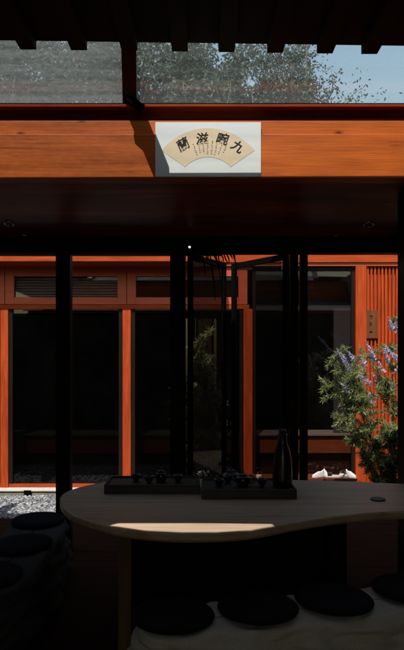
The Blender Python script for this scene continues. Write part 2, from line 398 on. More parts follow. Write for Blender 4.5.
leaf((X(189, 4.95), 4.95), (X(225, 5.42), 5.42), zt, sw=.04, rail=.05)

# ------------------------------------------------------------------ fixtures
nrm = Vector((0, -.335, -1)).normalized()
def downlight(px, py, r, label):
    # meets the sloping ceiling:  z = cz(y)
    Y = (2.9445+4.12*.335-EYE)/((HY-py)/F+.335)
    c = P(px, py, Y)
    t = thing('downlight', label, 'ceiling light', c, 'recessed downlights in the porch ceiling')
    rot = nrm.to_track_quat('Z', 'Y').to_matrix().to_4x4()
    b_ = BM(); rings = []
    for rr, zz in ((r*.70, .001), (r*.72, .008), (r*.96, .008), (r, .001)):
        rings.append([b_.verts.new(Vector((rr*math.cos(a), rr*math.sin(a), zz))) for a in [2*math.pi*q/32 for q in range(32)]])
    for A, B in zip(rings, rings[1:]):
        for q in range(32): b_.faces.new((A[q], A[(q+1)%32], B[(q+1)%32], B[q]))
    b_.transform(rot); obj('trim_ring', b_, M['chrome'], t, True, local=True)
    b_ = BM(); lathe(b_, [(r*.69, .0015), (r*.6, .005), (r*.2, .006)], (0,0,0), 24); b_.transform(rot); obj('lens', b_, M['blackcer'], t, True, local=True)
downlight(368.5, 224.5, .046, 'brighter steel downlight in the reddish right end of the porch ceiling')
downlight(336, 237, .036, 'small dim downlight right of centre, near the eave beam')
downlight(24, 237, .040, 'small dim downlight at the left of the porch ceiling, near the eave beam')
downlight(9, 223.5, .042, 'dim downlight nearest the left edge, closer to the header beam')
# track spot by the post
t = thing('spotlight', 'small spotlight with a white face hanging from the eave beam beside the dark post', 'spotlight', P(189, 247, 4.76))
c = P(189.5, 247, 4.76); d = Vector((.35, -.8, -.25)).normalized()
bm = BM(); tube(bm, [c-d*.07, c-d*.065, c+d*.0], [.015, .022, .024], 20); obj('lamp_body', bm, M['metal'], t, True)
bm = BM(); tube(bm, [c+d*.001, c+d*.006], [.009, .008], 20); obj('lens', bm, M['lamplit'], t)
bm = BM(); tube(bm, [c-d*.04, c-d*.04+Vector((0, .02, .06)), Vector((c.x, 4.819, Z(245, 4.82)))], .005, 8); obj('bracket', bm, M['metal'], t)
# floodlight fixed to the rafter foot
c = P(132.5, 103, 3.88)
t = thing('floodlight', 'black floodlight angled down to the right at the foot of the roof rafter', 'floodlight', c)
d = Vector((.85, -.12, -.62)).normalized(); u = Vector((0, 1, 0)); v = d.cross(u).normalized()
bm = BM()
prism(bm, [c-v*.026-d*.035, c-v*.026+d*.088, c+v*.018+d*.098, c+v*.028+d*.0, c+v*.022-d*.035], (0, -.05, 0)); bmesh.ops.bevel(bm, geom=bm.edges[:], offset=.004, segments=1, affect='EDGES')
obj('lamp_body', bm, M['metal'], t)
bm = BM(); tube(bm, [c-d*.04+Vector((0,-.025,0)), P(130, 97, 3.83)+Vector((0,0,.01)), P(126, 93, 3.86)+Vector((0,0,.02))], .011, 8); obj('bracket', bm, M['metal'], t)

# ------------------------------------------------------------------ sign on the beam
SY = 3.985
sg = thing('sign', 'white sign board with a cream fan and four brush characters on the orange beam', 'sign', P(208, 176.5, SY))
o_ = wloc(sg)
bm = BM(); box(bm, (X(155.3, SY), SY, Z(176.6, SY)), (X(261, SY), SY+.0145, Z(122, SY)), .002); obj('board', bm, M['white'], sg)
px1 = SY/F
fc = P(208, 188, SY)
bm = BM(); arc = []
n = 28
for i in range(n+1):
    a = R(-51+102*i/n); arc.append(fc+Vector((math.sin(a)*60*px1, 0, math.cos(a)*60*px1)))
for i in range(n+1):
    a = R(47-94*i/n); arc.append(fc+Vector((math.sin(a)*31*px1, 0, math.cos(a)*31*px1)))
vo = [bm.verts.new(p+Vector((0, -.0014, 0))) for p in arc[:n+1]]; vi = [bm.verts.new(p+Vector((0, -.0014, 0))) for p in arc[n+1:]][::-1]
for i in range(n): bm.faces.new((vo[i], vo[i+1], vi[i+1], vi[i]))
r_ = bmesh.ops.extrude_face_region(bm, geom=bm.faces[:])
bmesh.ops.translate(bm, verts=[g for g in r_['geom'] if isinstance(g, bmesh.types.BMVert)], vec=(0, .0009, 0))
bmesh.ops.recalc_face_normals(bm, faces=bm.faces[:])
obj('fan_panel', bm, M['fan'], sg)
for ch, px, py, rot, s in (('蘭', 183, 145.3, 30, 1.08), ('滋', 201.8, 139.3, 5, 1.02), ('畹', 221.8, 139.4, -12, 1.02), ('九', 237, 146.8, -32, 1.0)):
    cu = bpy.data.curves.new('text', 'FONT'); cu.body = ch; cu.size = 12.2*px1*s; cu.align_x = 'CENTER'; cu.align_y = 'CENTER'
    cu.offset = .0006 if ch == '蘭' else .0013; cu.extrude = .0006; cu.shear = .12; cu.resolution_u = 3
    p = P(px, py, SY-.0025)-o_
    curve_mesh(cu, 'character', M['ink'], sg, Matrix.Translation(p) @ Matrix.Rotation(R(-rot), 4, 'Y').inverted().inverted() @ Matrix.Rotation(R(90), 4, 'X'))
rs = random.Random(3)
cols = [(-14, 46, 34), (-9.5, 47, 36), (-5, 47, 35), (-.3, 47, 33), (4.2, 47, 33.5), (8.8, 47, 33), (13.2, 46.5, 34), (17.5, 45, 37)]
bm = BM()
for xo, r1, r0 in cols:
    a = math.asin(xo/44.0)
    er = Vector((math.sin(a), 0, math.cos(a))); et = Vector((math.cos(a), 0, -math.sin(a)))
    r = r1
    while r > r0:
        for k in range(3):
            cc = fc+er*((r+rs.uniform(-.6, .6))*px1)+et*(rs.uniform(-.5, .5)*px1)+Vector((0, -.0020, 0))
            h, w = (rs.uniform(.14, .2), rs.uniform(.5, .85)) if k != 1 else (rs.uniform(.6, .9), .16)
            vs = [bm.verts.new(cc+et*(sx*w*px1)+er*(sz*h*px1)) for sx, sz in ((-1,-1),(1,-1),(1,1),(-1,1))]; bm.faces.new(vs[::-1])
        r -= 2.1
obj('small_writing', bm, M['ink2'], sg)

# ------------------------------------------------------------------ red house across the courtyard
W = 8.26
hs = thing('red_house', 'orange red timber house with smoked glass doors and ribbed cladding across the courtyard', 'house', (0, W, GZ))
XL, XR = X(-360, W), X(640, W)
ZR = -.2
# plinth
bm = BM(); box(bm, (XL, 8.07, GZ-.02), (XR, 8.5, ZR-.022)); obj('plinth', bm, M['stone2'], hs)
bm = BM(); box(bm, (XL, 8.05, ZR-.020), (XR, 8.5, ZR), .004); obj('door_ledge', bm, M['stone'], hs)
for px in (27.5, -90, 100):
    bm = BM(); box(bm, (X(px-3.6, 8.05), 8.045, GZ+.004), (X(px+3.6, 8.05), 8.08, ZR-.003)); obj('vent', bm, M['metal'], hs)
# room shell
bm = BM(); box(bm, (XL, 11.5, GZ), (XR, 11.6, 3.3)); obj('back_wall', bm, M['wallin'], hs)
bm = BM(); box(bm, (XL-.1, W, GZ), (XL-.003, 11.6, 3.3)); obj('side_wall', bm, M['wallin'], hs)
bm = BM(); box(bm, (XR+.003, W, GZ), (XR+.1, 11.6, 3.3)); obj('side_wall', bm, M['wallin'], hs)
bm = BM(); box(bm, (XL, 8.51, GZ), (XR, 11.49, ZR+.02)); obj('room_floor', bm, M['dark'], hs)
# roof
ye = 7.775; ze0, ze1 = Z(261.3, ye), Z(256.4, ye)
XS = X(222, ye)          # the deep eave ends here; beyond it the roof edge sits flush over the wall
yf = 8.165
for a, b, y0 in ((XL-.3, XS, ye), (XS+.002, XR+.3, yf)):
    bm = BM(); box(bm, (a, y0+.026, ze0+.01), (b, 11.8, ze0+.05 if y0 == ye else Z(252.6, yf)-.003)); obj('soffit', bm, M['board'], hs)
    k0 = 3.0+ (ze1-3.0) if y0 == ye else Z(252.6, yf)+.004
    bm = BM(); prism(bm, [(a, y0+.014, k0+.003), (a, 11.9, k0+.8), (a, 11.9, k0+.86), (a, y0+.014, k0+.045)], (b-a, 0, 0)); obj('roof', bm, M['roofing'], hs)
bm = BM(); box(bm, (XL-.3, ye-.010, ze1+.0015), (XS, ye+.011, ze1+.075), .006); obj('dark_edge_strip', bm, M['metal'], hs)  # added dark strip covering the sunlit roof edge above the fascia
bm = BM(); box(bm, (XL-.3, ye-.012, ze0), (XS, ye+.011, ze1), .002); obj('fascia', bm, M['redwood_h'], hs)
bm = BM(); box(bm, (XS+.002, yf, Z(262.2, yf)), (XR+.3, yf+.022, Z(252.6, yf)), .003); obj('fascia', bm, M['redwood_h'], hs)
# head board above the transoms
zt0, zt1 = Z(305, W), Z(270, W)
bm = BM(); box(bm, (XL, W-.02, zt1+.002), (X(252, W), W+.08, ze0+.008)); obj('head_board', bm, M['transom'], hs)
bm = BM(); box(bm, (X(252, W)+.001, W-.02, Z(266, W)), (X(300, W), W+.08, ze0+.008)); obj('head_board', bm, M['darkv'], hs)
bm = BM(); box(bm, (X(300, W)+.002, W-.02, Z(266, W)), (X(354.6, W)-.001, W+.08, ze0+.008)); obj('head_board', bm, M['darkv'], hs)
seams = [-239, -117, 5.5, 127, 247.5]
for a, b in zip(seams, seams[1:]):
    x0, x1 = X(a, W)+.004, X(b, W)-.004
    b_ = BM(); s = .13; zb = Z(304.5, W); y0 = W-.03
    box(b_, (x0, y0, zb), (x0+s, W+.04, zt1), .003); box(b_, (x1-s, y0, zb), (x1, W+.04, zt1), .003)
    box(b_, (x0+s+.0005, y0+.002, zb), (x1-s-.0005, W+.04, Z(297.5, W)), .003); box(b_, (x0+s+.0005, y0+.002, Z(276.5, W)), (x1-s-.0005, W+.04, zt1), .003)
    f = obj('transom_window', b_, M['transom'], hs)
    g = BM(); box(g, (x0+s, W+.01, Z(297.5, W)), (x1-s, W+.016, Z(276.5, W))); obj('glass_pane', g, M['gl_entry'], f)
    if a in (5.5, -117, -239):
        l = BM()
        for kz in range(7):
            z_ = Z(297.5, W)+.02+kz*.041; box(l, (x0+s+.003, W+.05, z_), (x1-s-.003, W+.085, z_+.03))
        obj('blind', l, M['white'], f)
bm = BM(); box(bm, (XL, W-.045, Z(309.2, W)), (X(249, W), W+.06, Z(305, W)), .003); obj('door_head', bm, M['redwood_h'], hs)
# uprights
for a, b in ((-243.5, -234.5), (-121.5, -113), (1.5, 9.3), (123.0, 131.3), (243.3, 252.2)):
    bm = BM(); box(bm, (X(a, W), W-.05, ZR+.001), (X(b, W), W+.07, Z(309.2, W)-.001), .006)
    xm = X(a, W)+(X(b, W)-X(a, W))*.32
    obj('door_post', bm, M['redwood'], hs)
# sliding doors: a rail at the foot, thin dark stiles and one pane each
for a, b in ((-234.5, -121.5), (-113, 1.5), (9.3, 123), (131.3, 243.3)):
    x0, x1 = X(a, W)+.003, X(b, W)-.003
    b_ = BM(); box(b_, (x0, W-.035, ZR+.002), (x1, W+.03, Z(483.6, W)), .004)
    f = obj('sliding_door', b_, M['redwood_h'], hs)
    for xx in (x0+.001, x1-.056):
        s_ = BM(); box(s_, (xx, W-.03, Z(483.6, W)+.001), (xx+.055, W+.03, Z(309.2, W)-.002), .003); obj('stile', s_, M['darkv'], f)
    g = BM(); box(g, (x0+.056, W-.002, Z(483.6, W)+.001), (x1-.056, W+.004, Z(309.2, W)-.002)); obj('glass_pane', g, M['gl_door'], f)
# entrance glazing
x0, x1 = X(252.2, W)+.002, X(354.6, W)-.002
b_ = BM()
for xx in (x0, x1-.05): box(b_, (xx, W-.02, ZR+.002), (xx+.05, W+.04, Z(266, W)-.002), .003)
box(b_, (x0+.051, W-.02, Z(271, W)), (x1-.051, W+.04, Z(266, W)-.002)); box(b_, (x0+.051, W-.02, ZR+.002), (x1-.051, W+.04, ZR+.08))
f = obj('entrance_screen', b_, M['darkv'], hs)
g = BM(); box(g, (x0+.051, W+.006, ZR+.082), (x1-.051, W+.012, Z(271, W)-.001)); obj('glass_pane', g, M['gl_entry'], f)
g = BM(); box(g, (X(334, 8.6), 8.6, Z(433, 8.6)), (X(357, 8.6), 8.66, Z(308, 8.6)), .004); obj('inner_panel', g, M['greywall'], hs)
# corner post and ribbed cladding
bm = BM(); box(bm, (X(354.6, W), W-.07, ZR+.001), (X(365.3, W), W+.06, ze0+.008), .006); obj('corner_post', bm, M['redwood'], hs)
bm = BM(); xa = X(365.3, W)+.002; box(bm, (xa, W+.012, ZR+.001), (XR, W+.08, ze0+.008))
x = xa+.012
while x < XR-.05:
    w = .027
    box(bm, (x, W-.040, ZR+.002), (x+w, W+.0115, ze0+.007), .006); x += .0535
obj('ribbed_cladding', bm, M['redwood'], hs)
# wooden plaque
pl = thing('plaque', 'small weathered wooden plaque with three carved characters on the ribbed orange wall', 'plaque', P(371, 338.5, W-.05))
bm = BM(); box(bm, (X(364.8, W-.05), W-.066, Z(338.5, W-.05)), (X(377.6, W-.05), W-.0405, Z(310, W-.05)), .004); obj('board', bm, M['plaque'], pl)
bm = BM(); rs = random.Random(5)
for py in (317, 324, 331):
    bm = BM()
    for k in range(7):
        a, b = rs.uniform(-2.2, 2.2), rs.uniform(-2.0, 2.0); hz = rs.random() < .55
        c = P(371+(0 if hz else a*.7), py+b*.8, W-.0675)
        hw, hh = (.022*rs.uniform(.6, 1.2), .004) if hz else (.004, .02*rs.uniform(.6, 1.1))
        vs = [bm.verts.new(c+Vector((sx*hw, 0, sz*hh))) for sx, sz in ((-1,-1),(1,-1),(1,1),(-1,1))]; bm.faces.new(vs[::-1])
    obj('carved_character', bm, M['ink'], pl)
# long low cabinet inside the glass
cab = thing('window_cabinet', 'long low wooden cabinet with a pale grey top running behind the smoked glass', 'cabinet', (0, 8.6, ZR+.02))
zc = Z(434, 8.62)
bm = BM(); box(bm, (XL+.2, 8.55, zc-.02), (X(352, 8.6), 9.05, zc+.015), .004); obj('cabinet_top', bm, M['ledge'], cab)
bm = BM(); box(bm, (XL+.25, 8.60, Z(453, 8.6)), (X(351, 8.6), 9.0, zc-.021)); obj('apron', bm, M['inwood'], cab)
bm = BM(); box(bm, (XL+.25, 8.70, ZR+.021), (X(351, 8.6), 9.0, Z(453, 8.6)-.001)); obj('cabinet_body', bm, M['transomdk'], cab)
# step with shoes in front of the glass
st = thing('wooden_step', 'low dark wooden step with shoes on it under the entrance glass', 'step', (X(280, 8.1), 8.1, ZR))
zst = .008
bm = BM(); box(bm, (X(186, 8.0), 7.82, zst-.035), (X(354, 8.0), 8.19, zst), .005); obj('tread', bm, M['transomdk'], st)
for px in (192, 272, 346):
    bm = BM(); box(bm, (X(px, 8.0)-.04, 7.86, GZ+.001), (X(px, 8.0)+.04, 8.04, zst-.036)); obj('support', bm, M['dark'], st)
def shoe_mesh():
    """a low canvas shoe pointing along +X: sole and upper with an open collar"""
    so = BM(); out = []
    for i in range(24):
        a = 2*math.pi*i/24; x = .125*math.cos(a); w = .040*(1+.18*math.cos(a))*math.sin(a)*(1 if abs(x) < .09 else .95)
        out.append((x, w+.004*math.cos(2*a), 0))
    prism(so, out, (0, 0, .022))
    up = BM(); rings = []
    for zz, sx, sy, dx in ((.022, .98, .96, 0), (.045, .93, .90, -.002), (.065, .72, .70, -.02), (.082, .56, .55, -.045), (.092, .50, .48, -.052), (.088, .44, .40, -.052), (.060, .40, .34, -.050)):
        rings.append([up.verts.new((x*sx+dx, y*sy, zz+(.02 if (x < -.08 and zz > .07) else 0))) for x, y, _ in out])
    for A, B in zip(rings, rings[1:]):
        for q in range(24): up.faces.new((A[q], A[(q+1)%24], B[(q+1)%24], B[q]))
    up.faces.new(rings[-1])
    return so, up
def sandal_mesh():
    so = BM(); out = []
    for i in range(24):
        a = 2*math.pi*i/24; out.append((.125*math.cos(a), .043*(1+.15*math.cos(a))*math.sin(a), 0))
    prism(so, out, (0, 0, .028))
    up = BM(); A = []; B = []
    for i in range(13):
        a = math.pi*i/12
        for lst, x, s in ((A, .02, 1), (B, .095, .9)):
            lst.append(up.verts.new((x, .046*s*math.cos(a), .026+.06*s*math.sin(a))))
    for i in range(12): up.faces.new((A[i], A[i+1], B[i+1], B[i]))
    r = bmesh.ops.solidify(up, geom=up.faces[:], thickness=.006)
    return so, up
so, up = shoe_mesh()
sh = thing('canvas_shoe', 'x', 'shoe', (0,0,0), 'shoes lined up on the wooden step')
obj('sole', so, M['shoe'], sh, False, True); obj('upper', up, M['shoe'], sh, True, True)
so, up = sandal_mesh()
sd = thing('slip_on_sandal', 'x', 'sandal', (0,0,0), 'shoes lined up on the wooden step')
obj('sole', so, M['shoe'], sd, False, True); obj('strap', up, M['shoe'], sd, True, True)
def put(src, px, Y, rz, label, first=False, mat=None, rx=0, z=None, sc=1.0):
    o = src if first else copy_tree(src)
    o.location = (X(px, Y), Y, zst+.001 if z is None else z); o.rotation_euler = (rx, 0, rz); o['label'] = label; o.scale = (sc,)*3
    if mat:
        for ch in o.children:
            if ch.name.startswith(('upper', 'strap')):
                ch.data = ch.data.copy(); ch.data.materials[0] = mat
    return o
put(sh, 318, 7.95, R(205), 'white canvas shoe pointing left, leftmost of the white pairs on the step', True, sc=.82)
put(sd, 333, 7.95, R(172), 'white sandal lying sideways in the middle of the white shoes', True, sc=.85)
put(sd, 342, 8.05, R(60), 'white sandal turned away with its strap up, right of the middle of the white shoes', sc=.8)
put(sh, 350.5, 7.95, R(-62), 'white canvas shoe beside the orange corner post, rightmost on the step', sc=.85)
put(sh, 325.5, 8.02, R(-88), 'small white canvas shoe pointing at the pavilion, second from the left on the step', sc=.8)
put(sd, 345.5, 7.93, R(-95), 'small white sandal pointing at the pavilion, second from the right on the step', sc=.75)
put(sd, 210, 7.95, R(10), 'pink strapped sandal seen over the tea tray through the folding door', mat=M['shoepink'], sc=.9)
put(sh, 203, 8.08, R(165), 'white canvas shoe next to the pink sandal behind the folding door', sc=.8)
put(sh, 193, 8.0, R(80), 'white canvas shoe at the far left end of the step', sc=.8)
put(sd, 259, 7.97, R(70), 'pink strapped sandal just right of the orange door post', mat=M['shoepink'], sc=.8)

# ------------------------------------------------------------------ tea table
OUT = [(60, 499), (62.5, 507), (71, 514), (87, 520.5), (112, 526.8), (140, 531), (170, 533.2), (200, 533.6), (230, 532.5), (255, 530), (276, 526.3), (300, 521.8), (330, 517.3), (365, 513.5), (404, 511), (450, 511), (490, 514), (520, 512), (534, 501), (520, 489.5), (470, 485), (404, 483.8), (350, 481.2), (300, 480), (250, 479), (200, 478.6), (150, 479.4), (112, 481.2), (88, 485), (70, 490), (62, 494.5)]
TT = .75
outl = catmull([onz(a, b, TT) for a, b in OUT], 6)
tb = thing('tea_table', 'large kidney shaped wooden tea table with a bright sunlit strip on its front edge', 'table', (.3, 3.4, 0))
bm = BM()
def inset(pts, d):
    res = []; n = len(pts)
    for i, p in enumerate(pts):
        t = (pts[(i+1)%n]-pts[i-1]).normalized(); nn = Vector((-t.y, t.x, 0)); res.append(p+nn*d)
    return res
area = sum(outl[i].x*outl[(i+1)%len(outl)].y-outl[(i+1)%len(outl)].x*outl[i].y for i in range(len(outl)))
sg_ = 1 if area > 0 else -1
prof = [(.010, 0), (.004, -.003), (0, -.010), (0, -.036), (.012, -.050), (.03, -.055)]
rings = []
for d, dz in prof:
    rings.append([bm.verts.new(p+Vector((0, 0, dz))) for p in inset(outl, d*sg_)])
nn = len(outl)
for A, B in zip(rings, rings[1:]):
    for i in range(nn): bm.faces.new((A[i], A[(i+1)%nn], B[(i+1)%nn], B[i]))
bm.faces.new(rings[0]); bm.faces.new(rings[-1][::-1]); bmesh.ops.recalc_face_normals(bm, faces=bm.faces[:])
obj('tabletop', bm, M['table'], tb)
def slab_leg(xa, xb, ya, yb):
    b_ = BM(); box(b_, (xa, ya, 0.001), (xb, yb, TT-.056), .01); obj('leg', b_, M['leg'], tb)
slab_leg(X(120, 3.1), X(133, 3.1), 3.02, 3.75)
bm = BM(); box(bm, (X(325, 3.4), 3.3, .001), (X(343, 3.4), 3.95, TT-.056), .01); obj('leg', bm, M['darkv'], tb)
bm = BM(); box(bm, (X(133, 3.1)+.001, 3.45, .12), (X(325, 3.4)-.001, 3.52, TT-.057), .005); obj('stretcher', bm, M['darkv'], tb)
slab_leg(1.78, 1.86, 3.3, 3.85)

# ------------------------------------------------------------------ benches under cloth, with round cushions
def draped(name, path, w, ztop, drop, mat, seed, amp=.026):
    pts = catmull([Vector((a, b, 0)) for a, b in path], 14, False)
    n = len(pts); loop = []          # (centre, outward)
    for i, p in enumerate(pts):
        t = (pts[min(i+1, n-1)]-pts[max(i-1, 0)]).normalized(); loop.append((p, Vector((t.y, -t.x, 0))))
    right = loop; t1 = (pts[-1]-pts[-2]).normalized(); t0 = (pts[0]-pts[1]).normalized()
    n1 = right[-1][1]; n0 = -right[0][1]
    cap1 = [(pts[-1], Matrix.Rotation(math.pi*k/14, 3, 'Z') @ n1) for k in range(1, 14)]
    left = [(p, -q) for p, q in right[::-1]]
    cap0 = [(pts[0], Matrix.Rotation(math.pi*k/14, 3, 'Z') @ n0) for k in range(1, 14)]
    ring = right+cap1+left+cap0
    b_ = BM(); rows = []
    lv = [(.02, 0), (.35, 0), (.6, 0), (.8, 0), (.93, 0), (1.0, -.012), (1.04, -.035)]+[(1.05+.01*k, -.035-(drop-.035)*k/18) for k in range(1, 19)]
    s = 0; acc = []
    for i, (c, o) in enumerate(ring):
        q = c+o*w
        if i: s += (q-acc[-1][0]).length
        acc.append((q, s))
    for j, (fw, dz) in enumerate(lv):
        row = []
        for i, (c, o) in enumerate(ring):
            p = c+o*(w*fw); k = acc[i][1]
            z = ztop+dz; nz = noise.noise(Vector((p.x*7+seed, p.y*7, j*.35)))
            if j < 6: z += .010*nz*fw+.006*noise.noise(Vector((p.x*22, p.y*22, seed)))*fw+(.034*(abs(noise.noise(Vector((p.x*9, p.y*16, seed+4))))-.25) if 2 < j else 0)
            else:
                dd = min(1, -dz/drop*5)
                fold = math.sin(k*23+5*noise.noise(Vector((k*3, seed, 0))))*.5+noise.noise(Vector((k*9, dz*5, seed)))*1.3
                sag = math.sin(dz*26+k*9+seed+3*nz)*.35
                p = p+o*(amp*dd*(fold*.9+math.sin(dz*52+k*7+seed+4*nz)*1.0)); z += .012*nz
            row.append(b_.verts.new((p.x, p.y, z)))
        rows.append(row)
    m = len(ring)
    for A, B in zip(rows, rows[1:]):
        for i in range(m): b_.faces.new((A[i], A[(i+1)%m], B[(i+1)%m], B[i]))
    bmesh.ops.recalc_face_normals(b_, faces=b_.faces[:])
    o = obj(name, b_, mat, None, True, origin=(path[0][0], path[0][1], 0))
    md = o.modifiers.new('s', 'SUBSURF'); md.levels = md.render_levels = 1
    return o
def bench_frame(path, w, ztop, label):
    """the wooden seat below the cloth"""
    t = thing('bench', label, 'bench', (path[0][0], path[0][1], 0))
    pts = catmull([Vector((a, b, 0)) for a, b in path], 6, False); b_ = BM(); A = []; B = []
    for i, p in enumerate(pts):
        tt = (pts[min(i+1, len(pts)-1)]-pts[max(i-1, 0)]).normalized(); nn = Vector((tt.y, -tt.x, 0))*w
        A.append(p+nn); B.append(p-nn)
    prism(b_, [q+Vector((0,0,ztop-.045)) for q in A+B[::-1]], (0,0,.03)); obj('seat', b_, M['leg'], t)
    for p in (pts[1], pts[len(pts)//2], pts[-2]):
        b_ = BM(); box(b_, (p.x-.03, p.y-.06, .001), (p.x+.03, p.y+.06, ztop-.046)); obj('leg', b_, M['leg'], t)
    return t
pathR = [(-.134, 2.555), (.266, 2.635), (.648, 2.73), (1.066, 2.845), (1.45, 2.92)]
pathL = [(-1.22, 4.18), (-1.157, 3.6), (-1.17, 3.09), (-1.3, 2.62)]
zb_ = .43
bench_frame(pathR, .09, zb_-.02, 'curved wooden bench hidden under the pale crumpled cloth in front of the table')
bench_frame(pathL, .11, zb_-.02, 'curved wooden bench hidden under the dark cloth left of the table')
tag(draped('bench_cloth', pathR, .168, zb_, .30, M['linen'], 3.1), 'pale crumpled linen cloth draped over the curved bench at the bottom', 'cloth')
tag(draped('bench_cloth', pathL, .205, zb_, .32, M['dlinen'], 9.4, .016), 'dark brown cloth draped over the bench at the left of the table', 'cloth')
def cushion_bm():
    b_ = BM(); r = .188; prof = [(.02, .003), (r*.80, .002), (r*.95, .004), (r, .013), (r*.985, .022), (r*.93, .029), (r*.75, .034), (r*.4, .036), (.012, .033)]
    lathe(b_, prof, (0,0,0), 48); return b_
cu0 = obj('round_cushion', cushion_bm(), M['cush'], None, True, True)
piped = BM()
ringp = [Vector((.189*math.cos(a), .189*math.sin(a), .013)) for a in [2*math.pi*k/48 for k in range(49)]]
tube(piped, ringp, .004, 6); obj('piping', piped, M['cush'], cu0, True, True)
spots = [(-.134, 2.58, 'leftmost of the dark round cushions on the pale cloth bench'), (.266, 2.665, 'second dark round cushion from the left on the pale cloth bench'),
         (.648, 2.76, 'third dark round cushion from the left on the pale cloth bench'), (1.066, 2.875, 'rightmost dark navy round cushion on the pale cloth bench, cut by the frame'),
         (-1.215, 4.16, 'farthest dark round cushion on the left bench, against the gravel'), (-1.157, 3.6, 'middle dark round cushion on the left bench'),
         (-1.18, 3.07, 'nearest dark round cushion on the left bench, cut by the left edge')]
for i, (x, y, lb) in enumerate(spots):
    o = cu0 if i == 0 else copy_tree(cu0)
    o.location = (x, y, zb_+.006); o.rotation_euler = (R(random.uniform(-1.5, 1.5)), R(random.uniform(-1.5, 1.5)), i*.7)
    tag(o, lb, 'cushion', 'round seat cushions')

# ------------------------------------------------------------------ tea things on the table
def tray(pa, pb, ya, yb, h, label):
    t = thing('tea_tray', label, 'tray', (X((pa+pb)/2, ya), ya, TT))
    x0, x1 = X(pa, ya), X(pb, ya)
    b_ = BM(); box(b_, (x0, ya, TT+.001), (x1, yb, TT+h), .004); obj('tray_body', b_, M['tray'], t)
    b_ = BM(); z = TT+h+.0005; r = .012
    box(b_, (x0, ya, z), (x1, ya+r, z+.012), .002); box(b_, (x0, yb-r, z), (x1, yb, z+.012), .002)
    box(b_, (x0, ya+r+.001, z), (x0+r, yb-r-.001, z+.012), .002); box(b_, (x1-r, ya+r+.001, z), (x1, yb-r-.001, z+.012), .002)
    obj('rim', b_, M['tray'], t); return t
tray(104, 200, 3.68, 3.98, .05, 'long black tea tray with raised rim, left of the two trays on the table')
tray(201.5, 297, 3.54, 3.90, .05, 'wide black tea tray in front, right of the two trays on the table')
zt_ = TT+.052
def cup_bm(s=1):
    b_ = BM(); lathe(b_, [(.014*s, 0), (.016*s, .006*s), (.024*s, .014*s), (.032*s, .034*s), (.034*s, .045*s), (.031*s, .044*s), (.027*s, .028*s), (.006*s, .012*s)], (0,0,0), 24); return b_
cup0 = obj('tea_cup', cup_bm(), M['blackcer'], None, True, True)
for i, (px, Y, lb) in enumerate(((136, 3.86, 'black tea cup at the left end of the left tray'), (149, 3.80, 'black tea cup left of the lidded jar on the left tray'), (178, 3.84, 'black tea cup between the lidded jar and the dark post, on the left tray'),
                                 (219, 3.70, 'black tea cup left of the teapot, nearest the front of the right tray'), (228, 3.80, 'black tea cup just behind and left of the teapot'), (262, 3.70, 'black tea cup between the teapot and the tall bottle'))):
    o = cup0 if i == 0 else copy_tree(cup0)
    o.location = (X(px, Y), Y, zt_); tag(o, lb, 'cup', 'black tea cups on the trays')
# lidded jar
c = Vector((X(161, 3.84), 3.84, zt_)); t = thing('tea_jar', 'small black lidded tea jar on the left tray', 'jar', c)
bm = BM(); lathe(bm, [(.026, 0), (.036, .012), (.038, .045), (.030, .060), (.026, .062)], c, 28); obj('jar_body', bm, M['blackcer'], t, True)
bm = BM(); lathe(bm, [(.028, .0625), (.028, .070), (.012, .078), (.006, .088), (.009, .093), (.004, .097)], c, 28); obj('lid', bm, M['blackcer'], t, True)
# teapot
c = Vector((X(243, 3.70), 3.70, zt_)); t = thing('teapot', 'small black teapot standing in front of the orange door post', 'teapot', c)
bm = BM(); lathe(bm, [(.030, 0), (.034, .004), (.048, .022), (.052, .040), (.044, .060), (.028, .070)], c, 32); obj('pot_body', bm, M['blackcer'], t, True)
bm = BM(); lathe(bm, [(.030, .0705), (.026, .077), (.010, .083), (.005, .090), (.009, .097), (.003, .102)], c, 28); obj('lid', bm, M['blackcer'], t, True)
bm = BM(); tube(bm, [c+Vector((-.04, 0, .03)), c+Vector((-.065, 0, .042)), c+Vector((-.082, 0, .068))], [.013, .009, .006], 12); obj('spout', bm, M['blackcer'], t, True)
bm = BM(); tube(bm, [c+Vector((.042+.030*math.sin(a)*1.2, 0, .042+.026*math.cos(a))) for a in [math.pi*k/10 for k in range(11)]], .005, 8); obj('handle', bm, M['blackcer'], t, True)
# tall bottle
c = Vector((X(282.5, 3.70), 3.70, zt_)); t = thing('bottle', 'tall black narrow shouldered bottle at the right of the front tray', 'bottle', c)
bm = BM(); lathe(bm, [(.056, 0), (.064, .006), (.066, .05), (.062, .16), (.052, .225), (.038, .265), (.030, .29), (.028, .325), (.033, .332), (.033, .342), (.024, .343)], c, 36); obj('bottle_body', bm, M['blackcer'], t, True)
bm = BM(); lathe(bm, [(.022, .3435), (.026, .358), (.026, .368), (.012, .374)], c, 24); obj('stopper', bm, M['tray'], t, True)
c = Vector((X(296.5, 3.85), 3.85, zt_)) ; c.y = 3.95; c.z = TT+.001; c.x = X(298, 3.95)
t = thing('kettle', 'low black kettle with a bail handle behind the right tray', 'kettle', Vector((X(231, 4.0), 4.0, TT+.001)))
c = wloc(t)
bm = BM(); lathe(bm, [(.055, 0), (.066, .01), (.072, .04), (.060, .075), (.036, .09)], c, 32); obj('kettle_body', bm, M['blackcer'], t, True)
bm = BM(); lathe(bm, [(.038, .0905), (.03, .098), (.008, .104), (.010, .114), (.004, .118)], c, 24); obj('lid', bm, M['blackcer'], t, True)
bm = BM(); tube(bm, [c+Vector((.062*math.cos(a), 0, .072+.075*math.sin(a))) for a in [math.pi*k/14 for k in range(15)]], .004, 8); obj('handle', bm, M['metal'], t, True)
